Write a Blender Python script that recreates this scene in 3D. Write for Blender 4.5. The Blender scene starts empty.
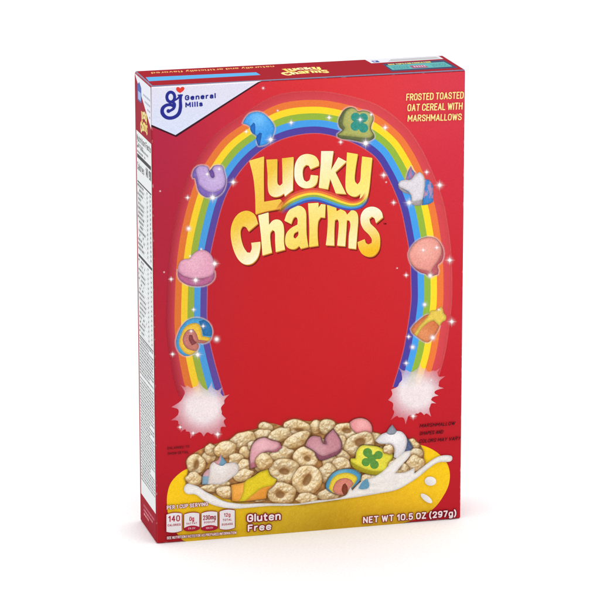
import bpy, math, random
import numpy as np
from mathutils import Matrix, Vector
from mathutils.geometry import delaunay_2d_cdt

random.seed(7); rng = np.random.default_rng(7)
sc = bpy.context.scene
COL = sc.collection

# ------------------------------------------------------------------ box size and camera
W, D, H = 0.19784, 0.04826, 0.2900
FL = 5.87543
CAM = np.array([-0.43536, -2.04159, 0.70719])
ca, cb, cc = -0.25297999, 1.3128206, -0.0013018
Mrot = (Matrix.Rotation(ca, 3, 'Z') @ Matrix.Rotation(cb, 3, 'X') @ Matrix.Rotation(cc, 3, 'Z'))
MR = np.array(Mrot)
cd = bpy.data.cameras.new('camera'); cam = bpy.data.objects.new('camera', cd); COL.objects.link(cam)
cam.matrix_world = Matrix.Translation(Vector(CAM)) @ Mrot.to_4x4()
cd.sensor_width = 36; cd.lens = FL*36; cd.clip_start = 0.05; cd.clip_end = 200
sc.camera = cam

def ray(x, y):
    d = np.stack([(x-300)/(FL*600), -(y-300)/(FL*600), -np.ones_like(x)], -1)
    return d @ MR.T
# photo measurement -> millimetre position on each real face of the carton
def on_front(x, y):
    d = ray(x, y); t = -CAM[1]/d[:, 1]
    P = CAM + d*t[:, None]; return P[:, 0], P[:, 2]
def on_side(x, y):
    d = ray(x, y); t = -CAM[0]/d[:, 0]
    P = CAM + d*t[:, None]; return P[:, 1], P[:, 2]
def on_top(x, y):
    d = ray(x, y); t = (H-CAM[2])/d[:, 2]
    P = CAM + d*t[:, None]; return P[:, 0], P[:, 1]
STEP = 1.6e-5
def place_front(u, v, n): return np.stack([u, np.full_like(u, -0.00012-n*STEP), v], -1)
def place_side(u, v, n): return np.stack([np.full_like(u, -0.00012-n*STEP), u, v], -1)
def place_top(u, v, n): return np.stack([u, v, np.full_like(u, H+0.00045+n*STEP)], -1)
FACES = {'front': (on_front, place_front), 'side': (on_side, place_side), 'top': (on_top, place_top)}

def lin(c):
    c = np.asarray(c, float)/255.0
    return np.where(c <= 0.04045, c/12.92, ((c+0.055)/1.055)**2.4)

# ------------------------------------------------------------------ materials
def ink_material(name, rough=0.5, spec=0.13, grain=0.11, scale=2100, bump=0.04):
    m = bpy.data.materials.new(name); m.use_nodes = True
    nt = m.node_tree; N = nt.nodes; L = nt.links; b = N['Principled BSDF']
    a = N.new('ShaderNodeVertexColor'); a.layer_name = 'ink'
    tc = N.new('ShaderNodeTexCoord')
    n1 = N.new('ShaderNodeTexNoise'); n1.inputs['Scale'].default_value = scale; n1.inputs['Detail'].default_value = 3
    L.new(tc.outputs['Object'], n1.inputs['Vector'])
    mr = N.new('ShaderNodeMapRange'); mr.inputs['From Min'].default_value = .25; mr.inputs['From Max'].default_value = .75
    mr.inputs['To Min'].default_value = 1-grain; mr.inputs['To Max'].default_value = 1+grain
    L.new(n1.outputs['Fac'], mr.inputs['Value'])
    mx = N.new('ShaderNodeVectorMath'); mx.operation = 'SCALE'
    L.new(a.outputs['Color'], mx.inputs[0]); L.new(mr.outputs['Result'], mx.inputs['Scale'])
    L.new(mx.outputs[0], b.inputs['Base Color']); L.new(a.outputs['Alpha'], b.inputs['Alpha'])
    b.inputs['Roughness'].default_value = rough; b.inputs['Specular IOR Level'].default_value = spec
    n2 = N.new('ShaderNodeTexNoise'); n2.inputs['Scale'].default_value = 900; n2.inputs['Detail'].default_value = 4
    L.new(tc.outputs['Object'], n2.inputs['Vector'])
    bp = N.new('ShaderNodeBump'); bp.inputs['Strength'].default_value = bump; bp.inputs['Distance'].default_value = 0.0003
    L.new(n2.outputs['Fac'], bp.inputs['Height'])
    n3 = N.new('ShaderNodeTexNoise'); n3.inputs['Scale'].default_value = 22; n3.inputs['Detail'].default_value = 1
    L.new(tc.outputs['Object'], n3.inputs['Vector'])
    b2 = N.new('ShaderNodeBump'); b2.inputs['Strength'].default_value = .25; b2.inputs['Distance'].default_value = .002
    L.new(n3.outputs['Fac'], b2.inputs['Height']); L.new(bp.outputs['Normal'], b2.inputs['Normal']); L.new(b2.outputs['Normal'], b.inputs['Normal'])
    return m
M_INK = ink_material('printed_card')
M_CEREAL = ink_material('printed_cereal', grain=0.15, scale=1900)
M_TOP = ink_material('printed_top_card', rough=.6, spec=.03)
M_FOOD = ink_material('printed_food', grain=0.13, scale=1700)
M_TEXT = ink_material('printed_lettering', grain=0.04)
def card_material(name, rgb, rough=0.45):
    m = bpy.data.materials.new(name); m.use_nodes = True
    nt = m.node_tree; b = nt.nodes['Principled BSDF']
    tc = nt.nodes.new('ShaderNodeTexCoord'); n = nt.nodes.new('ShaderNodeTexNoise'); n.inputs['Scale'].default_value = 700
    nt.links.new(tc.outputs['Object'], n.inputs['Vector'])
    r = nt.nodes.new('ShaderNodeValToRGB'); c = lin(rgb)
    r.color_ramp.elements[0].position = .3; r.color_ramp.elements[1].position = .7
    r.color_ramp.elements[0].color = (*(c*.92), 1); r.color_ramp.elements[1].color = (*np.minimum(c*1.08, .96), 1)
    nt.links.new(n.outputs['Fac'], r.inputs['Fac']); nt.links.new(r.outputs['Color'], b.inputs['Base Color'])
    b.inputs['Roughness'].default_value = rough; b.inputs['Specular IOR Level'].default_value = .15
    return m
M_CARD = card_material('red_coated_card', (176, 26, 42))
_nt = M_CARD.node_tree; _b = _nt.nodes['Principled BSDF']; _src = _b.inputs['Base Color'].links[0].from_socket
_n = _nt.nodes.new('ShaderNodeTexNoise'); _n.inputs['Scale'].default_value = 260; _n.inputs['Detail'].default_value = 5
_nt.links.new([x for x in _nt.nodes if x.type == 'TEX_COORD'][0].outputs['Object'], _n.inputs['Vector'])
_m = _nt.nodes.new('ShaderNodeMapRange'); _m.inputs['From Min'].default_value = .56; _m.inputs['From Max'].default_value = .68; _m.inputs['To Max'].default_value = .55
_x = _nt.nodes.new('ShaderNodeMix'); _x.data_type = 'RGBA'; _nt.links.new(_n.outputs['Fac'], _m.inputs['Value']); _nt.links.new(_m.outputs['Result'], _x.inputs['Factor'])
_nt.links.new(_src, _x.inputs['A']); _x.inputs['B'].default_value = (.62, .36, .38, 1); _nt.links.new(_x.outputs['Result'], _b.inputs['Base Color'])
M_EDGE = card_material('cut_card_edge', (128, 132, 160), .6)
M_WHITE = card_material('white_paper', (249, 249, 249), .9)

# ------------------------------------------------------------------ curves and noise
def smooth(pts, n=5, sharp=52, closed=True):
    P = np.array(pts, float); k = len(P); out = []
    def ang(i):
        if not closed and i in (0, k-1): return 999
        a = P[i]-P[i-1]; b = P[(i+1) % k]-P[i]
        return abs(math.degrees(math.atan2(a[0]*b[1]-a[1]*b[0], a@b)))
    S = [ang(i) > sharp for i in range(k)]
    rng_ = range(k) if closed else range(k-1)
    for i in rng_:
        p1, p2 = P[i], P[(i+1) % k]
        p0 = p1-(p2-p1) if S[i] else P[i-1]
        p3 = p2+(p2-p1) if S[(i+1) % k] else P[(i+2) % k]
        d = np.linalg.norm(p2-p1)
        m1 = (p2-p0); m2 = (p3-p1)
        m1 = m1/(np.linalg.norm(m1)+1e-9)*d; m2 = m2/(np.linalg.norm(m2)+1e-9)*d
        for j in range(n):
            t = j/n
            out.append((2*t**3-3*t**2+1)*p1+(t**3-2*t**2+t)*m1+(-2*t**3+3*t**2)*p2+(t**3-t**2)*m2)
    if not closed: out.append(P[-1])
    return np.array(out)
def zz(ox, oy, s, pts): return [(ox+x/s, oy+y/s) for x, y in pts]
def inside(polys, x, y):
    c = np.zeros(len(x), bool)
    for P in polys:
        P = np.asarray(P); Q = np.roll(P, -1, 0)
        for (x1, y1), (x2, y2) in zip(P, Q):
            if y1 == y2: continue
            m = (y1 > y) != (y2 > y)
            c ^= m & (x < (x2-x1)*(y-y1)/(y2-y1)+x1)
    return c
def seg_dist(P, x, y, closed=True):
    P = np.asarray(P, float); Q = np.roll(P, -1, 0) if closed else P[1:]
    A = P if closed else P[:-1]
    d = np.full(x.shape, 1e9)
    for a, b in zip(A, Q):
        ab = b-a; l = ab@ab+1e-12
        t = np.clip(((x-a[0])*ab[0]+(y-a[1])*ab[1])/l, 0, 1)
        d = np.minimum(d, np.hypot(x-a[0]-t*ab[0], y-a[1]-t*ab[1]))
    return d
_tab = rng.random((256, 256))
def vnoise(x, y):
    xi = np.floor(x).astype(int); yi = np.floor(y).astype(int); fx = x-xi; fy = y-yi
    fx = fx*fx*(3-2*fx); fy = fy*fy*(3-2*fy)
    g = lambda i, j: _tab[(xi+i) % 256, (yi+j) % 256]
    return (g(0, 0)*(1-fx)+g(1, 0)*fx)*(1-fy)+(g(0, 1)*(1-fx)+g(1, 1)*fx)*fy
def fbm(x, y, o=3):
    s = 0; a = .5
    for i in range(o): s = s+a*vnoise(x*2**i+17*i, y*2**i+31*i); a *= .5
    return s/(1-.5**o)

# ------------------------------------------------------------------ ink: one printed mesh
class Ink:
    def __init__(s, face, layer): s.face = face; s.n = layer; s.V = []; s.C = []; s.F = []; s.k = 0
    def raw(s, x, y, tris, rgba, dn=0.0, mapped=False):
        f, pl = FACES[s.face]
        u, v = (x, y) if mapped else f(np.asarray(x, float), np.asarray(y, float))
        s.V.append(pl(np.asarray(u, float), np.asarray(v, float), s.n+dn))
        rgba = np.asarray(rgba, float)
        if rgba.ndim == 1: rgba = np.tile(rgba, (len(u), 1))
        if rgba.shape[1] == 3: rgba = np.hstack([rgba, np.full((len(rgba), 1), 1.0)])
        c = rgba.copy(); c[:, :3] = lin(np.clip(rgba[:, :3], 0, 255)); s.C.append(c)
        s.F += [tuple(int(i)+s.k for i in t) for t in tris]; s.k += len(u)
    def fill(s, polys, col, g=0, dn=0.0):
        if not hasattr(polys[0][0], '__len__'): polys = [polys]
        polys = [np.asarray(p, float) for p in polys]
        vs = []; es = []
        for P in polys:
            b = len(vs); vs += [tuple(p) for p in P]; es += [(b+i, b+(i+1) % len(P)) for i in range(len(P))]
        if g:
            A = np.vstack(polys); x0, y0 = A.min(0); x1, y1 = A.max(0)
            gx, gy = np.meshgrid(np.arange(x0+g*.5, x1, g), np.arange(y0+g*.5, y1, g)); gx = gx.ravel(); gy = gy.ravel()
            ok = inside(polys, gx, gy)
            for p in polys: ok &= seg_dist(p, gx, gy) > g*.25
            vs += list(zip(gx[ok], gy[ok]))
        r = delaunay_2d_cdt([Vector(v) for v in vs], es, [], 0, 1e-5)
        X = np.array([tuple(v) for v in r[0]]); T = np.array([f for f in r[2] if len(f) == 3])
        c = X[T].mean(1); T = T[inside(polys, c[:, 0], c[:, 1])]
        # front faces outward: make winding consistent
        cr = np.cross(X[T[:, 1]]-X[T[:, 0]], X[T[:, 2]]-X[T[:, 0]])
        T = np.where((cr > 0)[:, None], T[:, ::-1], T)
        s.raw(X[:, 0], X[:, 1], T, col(X[:, 0], X[:, 1]) if callable(col) else col, dn)
    def sprite(s, x0, y0, x1, y1, fn, g=0.5, dn=0.0):
        nx = max(3, int((x1-x0)/g)+1); ny = max(3, int((y1-y0)/g)+1)
        gx, gy = np.meshgrid(np.linspace(x0, x1, nx), np.linspace(y0, y1, ny))
        c = fn(gx.ravel(), gy.ravel()); a = c[:, 3].reshape(ny, nx)
        keep = np.maximum.reduce([a[:-1, :-1], a[1:, :-1], a[:-1, 1:], a[1:, 1:]]) > 0.004
        I = np.arange(nx*ny).reshape(ny, nx); j, i = np.nonzero(keep)
        q = np.stack([I[j+1, i], I[j+1, i+1], I[j, i+1], I[j, i]], -1)
        used = np.unique(q); rm = -np.ones(nx*ny, int); rm[used] = np.arange(len(used))
        s.raw(gx.ravel()[used], gy.ravel()[used], rm[q], c[used], dn)
    def stroke(s, pts, w, col, dn=0.0, closed=False, n=6):
        P = smooth(pts, n, 200, closed); k = len(P)
        T = np.gradient(P, axis=0) if not closed else np.roll(P, -1, 0)-np.roll(P, 1, 0)
        T /= np.linalg.norm(T, axis=1)[:, None]+1e-9; Nn = np.stack([-T[:, 1], T[:, 0]], -1)
        ww = np.interp(np.linspace(0, 1, k), np.linspace(0, 1, len(w)), w) if hasattr(w, '__len__') else np.full(k, w)
        A = P+Nn*ww[:, None]/2; B = P-Nn*ww[:, None]/2
        X = np.vstack([A, B]); F = [(i, (i+1) % k, k+(i+1) % k, k+i) for i in range(k if closed else k-1)]
        s.raw(X[:, 0], X[:, 1], F, col, dn)
        if not closed:
            for e, r in ((P[0], ww[0]/2), (P[-1], ww[-1]/2)): s.disc(e[0], e[1], r, r, col, dn+.2)
    def disc(s, x, y, rx, ry, col, dn=0.0, n=20):
        t = np.linspace(0, 2*math.pi, n, endpoint=False)
        X = np.append(x+rx*np.cos(t), x); Y = np.append(y-ry*np.sin(t), y)
        s.raw(X, Y, [(i, (i+1) % n, n) for i in range(n)], col, dn)
    def text(s, txt, p0, p1, cap, col, bold=0.0, dn=0.0, flip=False, shear=0.0, grow=0.0, space=1.0):
        """lettering whose baseline runs p0 -> p1 on the face"""
        V, T, w = glyphs(txt, bold, grow, shear, space)
        f, _ = FACES[s.face]
        (ax, bx), (ay, by) = f(np.array([p0[0], p1[0]], float), np.array([p0[1], p1[1]], float))
        a = np.array([ax, ay]); b = np.array([bx, by]); e = (b-a)/w
        # cap height measured on the face, across the line
        q = f(np.array([p0[0], p0[0]+cap[0]]), np.array([p0[1], p0[1]+cap[1]])) if hasattr(cap, '__len__') else f(np.array([p0[0]]*2, float), np.array([p0[1], p0[1]-cap], float))
        up = np.array([q[0][1]-q[0][0], q[1][1]-q[1][0]])/0.72
        if not hasattr(cap, '__len__'):
            n_ = np.array([-e[1], e[0]]); n_ /= np.linalg.norm(n_)+1e-12; up = n_*np.linalg.norm(up)*(1 if n_@up > 0 else -1)
        X = a+V[:, :1]*e+V[:, 1:2]*up
        s.raw(X[:, 0], X[:, 1], T, col, dn, mapped=True)
    def build(s, name, parent, mat=None, label=None):
        V = np.vstack(s.V); C = np.vstack(s.C)
        me = bpy.data.meshes.new(name); me.from_pydata(V.tolist(), [], s.F)
        at = me.color_attributes.new('ink', 'FLOAT_COLOR', 'POINT'); at.data.foreach_set('color', C.ravel().astype(np.float32))
        me.materials.append(mat or M_INK); me.update()
        o = bpy.data.objects.new(name, me); COL.objects.link(o); o.parent = parent
        if label: o['label'] = label
        return o
_gc = {}
def glyphs(txt, bold, grow, shear, space):
    key = (txt, bold, grow, shear, space)
    if key in _gc: return _gc[key]
    c = bpy.data.curves.new('lettering', 'FONT'); c.body = txt; c.size = 1; c.offset = bold+grow; c.resolution_u = 3
    c.shear = shear; c.space_character = space; c.fill_mode = 'BOTH'
    o = bpy.data.objects.new('lettering', c); COL.objects.link(o)
    dg = bpy.context.evaluated_depsgraph_get(); m = o.evaluated_get(dg).to_mesh()
    m.calc_loop_triangles()
    V = np.array([v.co[:2] for v in m.vertices]); T = [tuple(t.vertices) for t in m.loop_triangles]
    c2 = c
    bpy.data.objects.remove(o); bpy.data.curves.remove(c2)
    x0 = V[:, 0].min()+(grow); V[:, 0] -= x0; w = V[:, 0].max()-grow
    _gc[key] = (V, T, w); return _gc[key]

# ------------------------------------------------------------------ condensed lettering drawn with strokes
_O = [(0,.27),(0,.73),(.07,.93),(.25,1),(.43,.93),(.5,.73),(.5,.27),(.43,.07),(.25,0),(.07,.07),(0,.27)]
_C = [(.5,.70),(.44,.92),(.25,1),(.06,.92),(0,.72),(0,.28),(.06,.08),(.25,0),(.44,.08),(.5,.30)]
_o = [(0,.25),(0,.48),(.06,.66),(.22,.72),(.38,.66),(.44,.48),(.44,.25),(.38,.06),(.22,0),(.06,.06),(0,.25)]
GL = {
 'A': (.54, [[(0,0),(.27,1)],[(.27,1),(.54,0)],[(.09,.3),(.45,.3)]]), 'B': (.48, [[(0,0),(0,1)],[(0,1),(.26,1),(.44,.9),(.44,.64),(.26,.53),(0,.53)],[(.26,.53),(.48,.42),(.48,.12),(.28,0),(0,0)]]),
 'C': (.5, [_C]), 'D': (.5, [[(0,0),(0,1)],[(0,1),(.2,1),(.42,.92),(.5,.7),(.5,.3),(.42,.08),(.2,0),(0,0)]]), 'E': (.4, [[(0,0),(0,1)],[(0,1),(.4,1)],[(0,.52),(.34,.52)],[(0,0),(.4,0)]]),
 'F': (.4, [[(0,0),(0,1)],[(0,1),(.4,1)],[(0,.5),(.34,.5)]]), 'G': (.5, [_C,[(.5,.3),(.5,.48)],[(.5,.48),(.28,.48)]]), 'H': (.5, [[(0,0),(0,1)],[(.5,0),(.5,1)],[(0,.52),(.5,.52)]]),
 'I': (0.0, [[(0,0),(0,1)]]), 'L': (.38, [[(0,1),(0,0)],[(0,0),(.38,0)]]), 'M': (.66, [[(0,0),(0,1)],[(0,1),(.33,.3)],[(.33,.3),(.66,1)],[(.66,1),(.66,0)]]), 'N': (.5, [[(0,0),(0,1)],[(0,1),(.5,0)],[(.5,0),(.5,1)]]),
 'O': (.5, [_O]), 'P': (.46, [[(0,0),(0,1)],[(0,1),(.26,1),(.45,.9),(.46,.6),(.28,.48),(0,.48)]]), 'R': (.48, [[(0,0),(0,1)],[(0,1),(.26,1),(.45,.9),(.46,.62),(.28,.5),(0,.5)],[(.24,.5),(.48,0)]]),
 'S': (.49, [[(.48,.74),(.42,.93),(.25,1),(.07,.93),(.01,.76),(.08,.6),(.25,.51),(.42,.41),(.49,.24),(.43,.07),(.25,0),(.06,.07),(0,.26)]]), 'T': (.5, [[(0,1),(.5,1)],[(.25,1),(.25,0)]]),
 'U': (.5, [[(0,1),(0,.27),(.07,.07),(.25,0),(.43,.07),(.5,.27),(.5,1)]]), 'V': (.52, [[(0,1),(.26,0)],[(.26,0),(.52,1)]]), 'W': (.74, [[(0,1),(.18,0)],[(.18,0),(.37,.9)],[(.37,.9),(.56,0)],[(.56,0),(.74,1)]]),
 'X': (.52, [[(0,1),(.52,0)],[(.52,1),(0,0)]]), 'Y': (.52, [[(0,1),(.26,.45)],[(.52,1),(.26,.45)],[(.26,.45),(.26,0)]]), 'Z': (.46, [[(0,1),(.46,1)],[(.46,1),(0,0)],[(0,0),(.46,0)]]),
 '0': (.48, [[(x*.96,y) for x, y in _O]]), '1': (.24, [[(0,.76),(.22,1)],[(.22,1),(.22,0)]]), '2': (.46, [[(0,.74),(.06,.93),(.23,1),(.4,.93),(.46,.74),(.38,.52),(0,0)],[(0,0),(.46,0)]]),
 '3': (.46, [[(0,.8),(.08,.95),(.23,1),(.4,.93),(.44,.76),(.38,.58),(.2,.53)],[(.2,.53),(.4,.46),(.46,.26),(.4,.07),(.22,0),(.06,.06),(0,.22)]]), '4': (.5, [[(.36,0),(.36,1)],[(.36,1),(0,.3)],[(0,.3),(.5,.3)]]),
 '5': (.46, [[(.42,1),(.05,1)],[(.05,1),(.02,.52)],[(.02,.52),(.2,.6),(.4,.53),(.46,.3),(.4,.08),(.22,0),(.05,.06),(0,.2)]]), '7': (.44, [[(0,1),(.44,1)],[(.44,1),(.14,0)]]),
 '9': (.46, [[(.46,.66),(.42,.92),(.23,1),(.05,.92),(0,.7),(.05,.5),(.22,.42),(.4,.5),(.46,.66)],[(.46,.7),(.44,.3),(.34,.07),(.2,0),(.04,.06)]]),
 '.': (0.0, [[(0,.0),(0,.03)]]), '(': (.16, [[(.16,1.12),(.03,.8),(0,.45),(.03,.12),(.16,-.18)]]), ')': (.16, [[(0,1.12),(.13,.8),(.16,.45),(.13,.12),(0,-.18)]]),
 '%': (.6, [[(.5,1),(.1,0)],[(.0,.8),(.1,1),(.2,.8),(.1,.62),(0,.8)],[(.4,.2),(.5,.38),(.6,.2),(.5,0),(.4,.2)]]),
 'a': (.4, [[(.03,.6),(.18,.72),(.36,.66),(.4,.5),(.4,0)],[(.4,.4),(.14,.38),(0,.22),(.08,.02),(.26,.02),(.4,.16)]]), 'e': (.44, [[(0,.38),(.44,.38),(.42,.6),(.22,.72),(.04,.6),(0,.36),(.05,.08),(.24,0),(.42,.1)]]),
 'c': (.4, [[(.4,.55),(.24,.72),(.05,.62),(0,.36),(.05,.1),(.24,0),(.4,.17)]]), 'd': (.44, [_o,[(.44,0),(.44,1)]]), 'h': (.42, [[(0,0),(0,1)],[(0,.45),(.1,.66),(.25,.72),(.4,.62),(.42,.45),(.42,0)]]), 'f': (.26, [[(.1,0),(.1,.8),(.15,.97),(.28,1)],[(0,.68),(.26,.68)]]),
 'g': (.44, [_o,[(.44,.72),(.44,-.1),(.36,-.26),(.2,-.3),(.04,-.24)]]), 'i': (0.0, [[(0,0),(0,.7)],[(0,.97),(0,1)]]), 'l': (0.0, [[(0,0),(0,1.03)]]), 'm': (.7, [[(0,0),(0,.7)],[(0,.5),(.1,.68),(.22,.72),(.33,.64),(.35,.48),(.35,0)],[(.35,.5),(.46,.68),(.57,.72),(.68,.64),(.7,.48),(.7,0)]]),
 'n': (.42, [[(0,0),(0,.7)],[(0,.45),(.1,.66),(.25,.72),(.4,.62),(.42,.45),(.42,0)]]), 'o': (.44, [_o]), 'r': (.26, [[(0,0),(0,.7)],[(0,.4),(.1,.66),(.26,.72)]]), 's': (.38, [[(.36,.58),(.2,.72),(.04,.64),(.03,.48),(.2,.38),(.36,.28),(.36,.1),(.2,0),(0,.12)]]),
 'v': (.44, [[(0,.7),(.22,0)],[(.22,0),(.44,.7)]]), 't': (.28, [[(.1,.95),(.1,.16),(.16,.02),(.28,.02)],[(0,.68),(.28,.68)]]), 'u': (.42, [[(0,.7),(0,.24),(.05,.06),(.18,0),(.34,.08),(.42,.25)],[(.42,.7),(.42,0)]]), 'y': (.42, [[(0,.7),(.22,.02)],[(.44,.7),(.14,-.28),(0,-.3)]]),
}
def stroke_text(ink, txt, p0, p1, cap, col, t=.17, grow=0.0, dn=0.0, gap=.24, shear=0.0, mapped=False, up=None):
    """txt between p0 and p1 (baseline); t = stroke width and gap in cap heights"""
    f, _ = FACES[ink.face]
    if mapped: a, b = np.array(p0, float), np.array(p1, float)
    else:
        (ax, bx), (ay, by) = f(np.array([p0[0], p1[0]], float), np.array([p0[1], p1[1]], float)); a = np.array([ax, ay]); b = np.array([bx, by])
    if mapped: up = np.array(up, float)
    elif hasattr(cap, '__len__'):
        q = f(np.array([p0[0], p0[0]+cap[0]]), np.array([p0[1], p0[1]+cap[1]])); up = np.array([q[0][1]-q[0][0], q[1][1]-q[1][0]])
    else:
        q = f(np.array([p0[0]]*2, float), np.array([p0[1], p0[1]-cap], float)); h = abs(q[1][1]-q[1][0]); n_ = np.array([-(b-a)[1], (b-a)[0]]); n_ /= np.linalg.norm(n_); up = n_*h*(1 if n_[1] > 0 else -1)
    H_ = np.linalg.norm(up); x = 0; S = []
    for ch in txt:
        if ch == ' ': x += .30; continue
        w_, st = GL[ch]
        for s_ in st: S.append([(px+x, py) for px, py in s_])
        x += w_+gap+t
    tot = x-gap-t+t; e = (b-a)/tot; th = (t+2*grow)*H_
    for si_, s_ in enumerate(S):
        d0 = dn+.22*(si_ % 5)
        P = smooth(s_, 4, 70, False) if len(s_) > 2 else np.array(s_, float)
        Q = a+(P[:, :1]+t/2+shear*P[:, 1:2])*e+(t/2+P[:, 1:2]*(1-t))*up
        T = np.gradient(Q, axis=0); T /= np.linalg.norm(T, axis=1)[:, None]+1e-12; N = np.stack([-T[:, 1], T[:, 0]], -1)
        k = len(Q); Q2 = Q.copy(); Q2[0] -= T[0]*th*.30; Q2[-1] += T[-1]*th*.30
        X = np.vstack([Q2+N*th/2, Q2-N*th/2]); F = [(i, i+1, k+i+1, k+i) for i in range(k-1)]
        ink.raw(X[:, 0], X[:, 1], F, col, d0, mapped=True)
        for ci_, c in enumerate((Q[0], Q[-1])):
            tt = np.linspace(0, 2*math.pi, 10, endpoint=False); Y = np.vstack([c+np.stack([np.cos(tt), np.sin(tt)], -1)*th*.46, c[None]])
            ink.raw(Y[:, 0], Y[:, 1], [(i, (i+1) % 10, 10) for i in range(10)], col, d0+.07+.07*ci_, mapped=True)

# ------------------------------------------------------------------ the thing and its parts
box = bpy.data.objects.new('cereal_box', None); COL.objects.link(box); box.empty_display_size = .05
box['label'] = 'red cereal carton with rainbow, yellow title lettering and a bowl of cereal printed on it'
box['category'] = 'cereal box'

def rounded_box(name, x0, x1, y0, y1, z0, z1, r, mat, seg=4):
    import bmesh
    bm = bmesh.new(); bmesh.ops.create_cube(bm, size=1)
    for v in bm.verts: v.co = ((x0+x1)/2+v.co.x*(x1-x0), (y0+y1)/2+v.co.y*(y1-y0), (z0+z1)/2+v.co.z*(z1-z0))
    bmesh.ops.bevel(bm, geom=bm.edges[:], offset=r, segments=seg, profile=.5, affect='EDGES')
    me = bpy.data.meshes.new(name); bm.to_mesh(me); bm.free(); me.materials.append(mat)
    for p in me.polygons: p.use_smooth = True
    return me
def add(name, me, parent=None):
    o = bpy.data.objects.new(name, me); COL.objects.link(o); o.parent = parent; return o
add('carton', rounded_box('carton', 0, W, 0, D, 0, H, .0009, M_CARD), box)
# glued top flap: a real layer of card, its cut edge shows along the front
flap = rounded_box('top_flap', .0004, W-.0004, -.0001, D-.0008, H-.0002, H+.00042, .00015, M_EDGE, 2)
top_flap = add('top_flap', flap, box)

# ---- front panel
rb = np.array([  # px, py, r, g, b of the front ground colour, brightest along the top
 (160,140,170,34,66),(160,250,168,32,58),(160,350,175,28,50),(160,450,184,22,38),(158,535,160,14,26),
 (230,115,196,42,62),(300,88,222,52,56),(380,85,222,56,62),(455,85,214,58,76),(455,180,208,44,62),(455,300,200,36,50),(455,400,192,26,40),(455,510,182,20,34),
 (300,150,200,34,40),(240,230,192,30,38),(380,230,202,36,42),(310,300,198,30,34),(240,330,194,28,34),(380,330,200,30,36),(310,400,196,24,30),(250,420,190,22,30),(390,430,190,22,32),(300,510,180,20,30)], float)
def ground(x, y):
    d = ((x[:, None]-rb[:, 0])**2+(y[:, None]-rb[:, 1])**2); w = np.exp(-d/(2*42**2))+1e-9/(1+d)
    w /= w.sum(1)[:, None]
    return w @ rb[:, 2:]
e = .0007
fp = Ink('front', 0)
def rect_fill(ink, x0, x1, z0, z1, nx, nz, fn):
    gx, gz = np.meshgrid(np.linspace(x0, x1, nx), np.linspace(z0, z1, nz)); I = np.arange(nx*nz).reshape(nz, nx)
    q = np.stack([I[:-1, :-1], I[:-1, 1:], I[1:, 1:], I[1:, :-1]], -1).reshape(-1, 4)
    ink.raw(gx.ravel(), gz.ravel(), q, fn(gx.ravel(), gz.ravel()), mapped=True)
def inv_front(u, v):
    P = np.stack([u, np.zeros_like(u), v], -1)-CAM; q = P @ MR
    return 300+FL*600*q[:, 0]/-q[:, 2], 300-FL*600*q[:, 1]/-q[:, 2]
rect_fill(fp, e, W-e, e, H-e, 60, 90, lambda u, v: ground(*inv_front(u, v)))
front = fp.build('front_panel', box)

# rainbow ----------------------------------------------------------------
SEC = [((224.5,397),(189,397)),((220,382),(184,382)),((213,357),(179,357)),((207.5,330),(175,332)),((206.8,300),(175,300)),((208.5,265),(177,262)),((215.3,230),(182.5,226)),
 ((224.5,198),(194.5,184)),((236,176.5),(207,161)),((250,159.5),(223.3,139.3)),((266,146.8),(244,124)),((288,137),(278,104.5)),((315,133),(315,100)),((338,137),(346,104.5)),
 ((360,146),(375,114.5)),((376,157.5),(399,133)),((386,173),(412,151)),((393.5,188),(422.5,172)),((401,208),(433.5,201)),((406,231),(439,228)),((410,255),(442.3,254)),((411.3,285),(443.3,287)),((411,305),(442.5,308)),
 ((404.6,346),(437,348)),((399.5,366),(431.5,370)),((393,387),(425,390))]
SI = smooth([s[0] for s in SEC], 6, 200, False); SO = smooth([s[1] for s in SEC], 6, 200, False)
def band(ink, A, B, t0, t1, c0, c1=None, a0=1, a1=1, dn=0, fade=None):
    P = A+(B-A)*t0; Q = A+(B-A)*t1; k = len(P)
    X = np.vstack([P, Q]); F = [(i, i+1, k+i+1, k+i) for i in range(k-1)]
    c0 = np.array(c0, float); c1 = c0 if c1 is None else np.array(c1, float)
    s = np.linspace(0, 1, k)
    if c0.ndim == 1: c0 = np.tile(c0, (k, 1)); c1 = np.tile(c1, (k, 1))
    al = np.concatenate([np.full(k, a0), np.full(k, a1)])
    if fade is not None: al = al*np.concatenate([fade, fade])
    ink.raw(X[:, 0], X[:, 1], F, np.hstack([np.vstack([c0, c1]), al[:, None]]), dn)
def lr(cl, cr):  # left to right drift of a band's colour along the arc
    k = len(SI); t = np.clip((np.arange(k)/(k-1)-.15)/.4, 0, 1)[:, None]
    return np.array(cl)*(1-t)+np.array(cr)*t
rk = len(SI); fade_r = np.clip(np.minimum(np.arange(rk), np.arange(rk)[::-1])/14, 0, 1)
rain = Ink('front', 1)
band(rain, SI, SO, -.035, 0, (225,110,130), (232,130,140), 0.0, .75)
cols = [((92,70,150),(76,62,158)), ((72,150,212),(70,158,232)), ((148,168,62),(146,182,62)), ((236,196,46),(252,218,42)), ((216,112,48),(236,122,56))]
for i, (a, b) in enumerate(cols):
    band(rain, SI, SO, i*.2, (i+1)*.2+.004, lr(a, b), dn=.1*i)
band(rain, SI, SO, 1.0, 1.24, lr((200,66,76),(222,76,82)), lr((178,42,62),(230,78,86)), .92, .72)
band(rain, SI, SO, 1.24, 1.27, lr((180,44,66),(236,124,124)), None, .15, .45, dn=.2)
band(rain, SI, SO, 1.27, 1.285, lr((180,44,66),(236,124,124)), None, .45, 0, dn=.2)
rain.build('rainbow', front)

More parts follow.
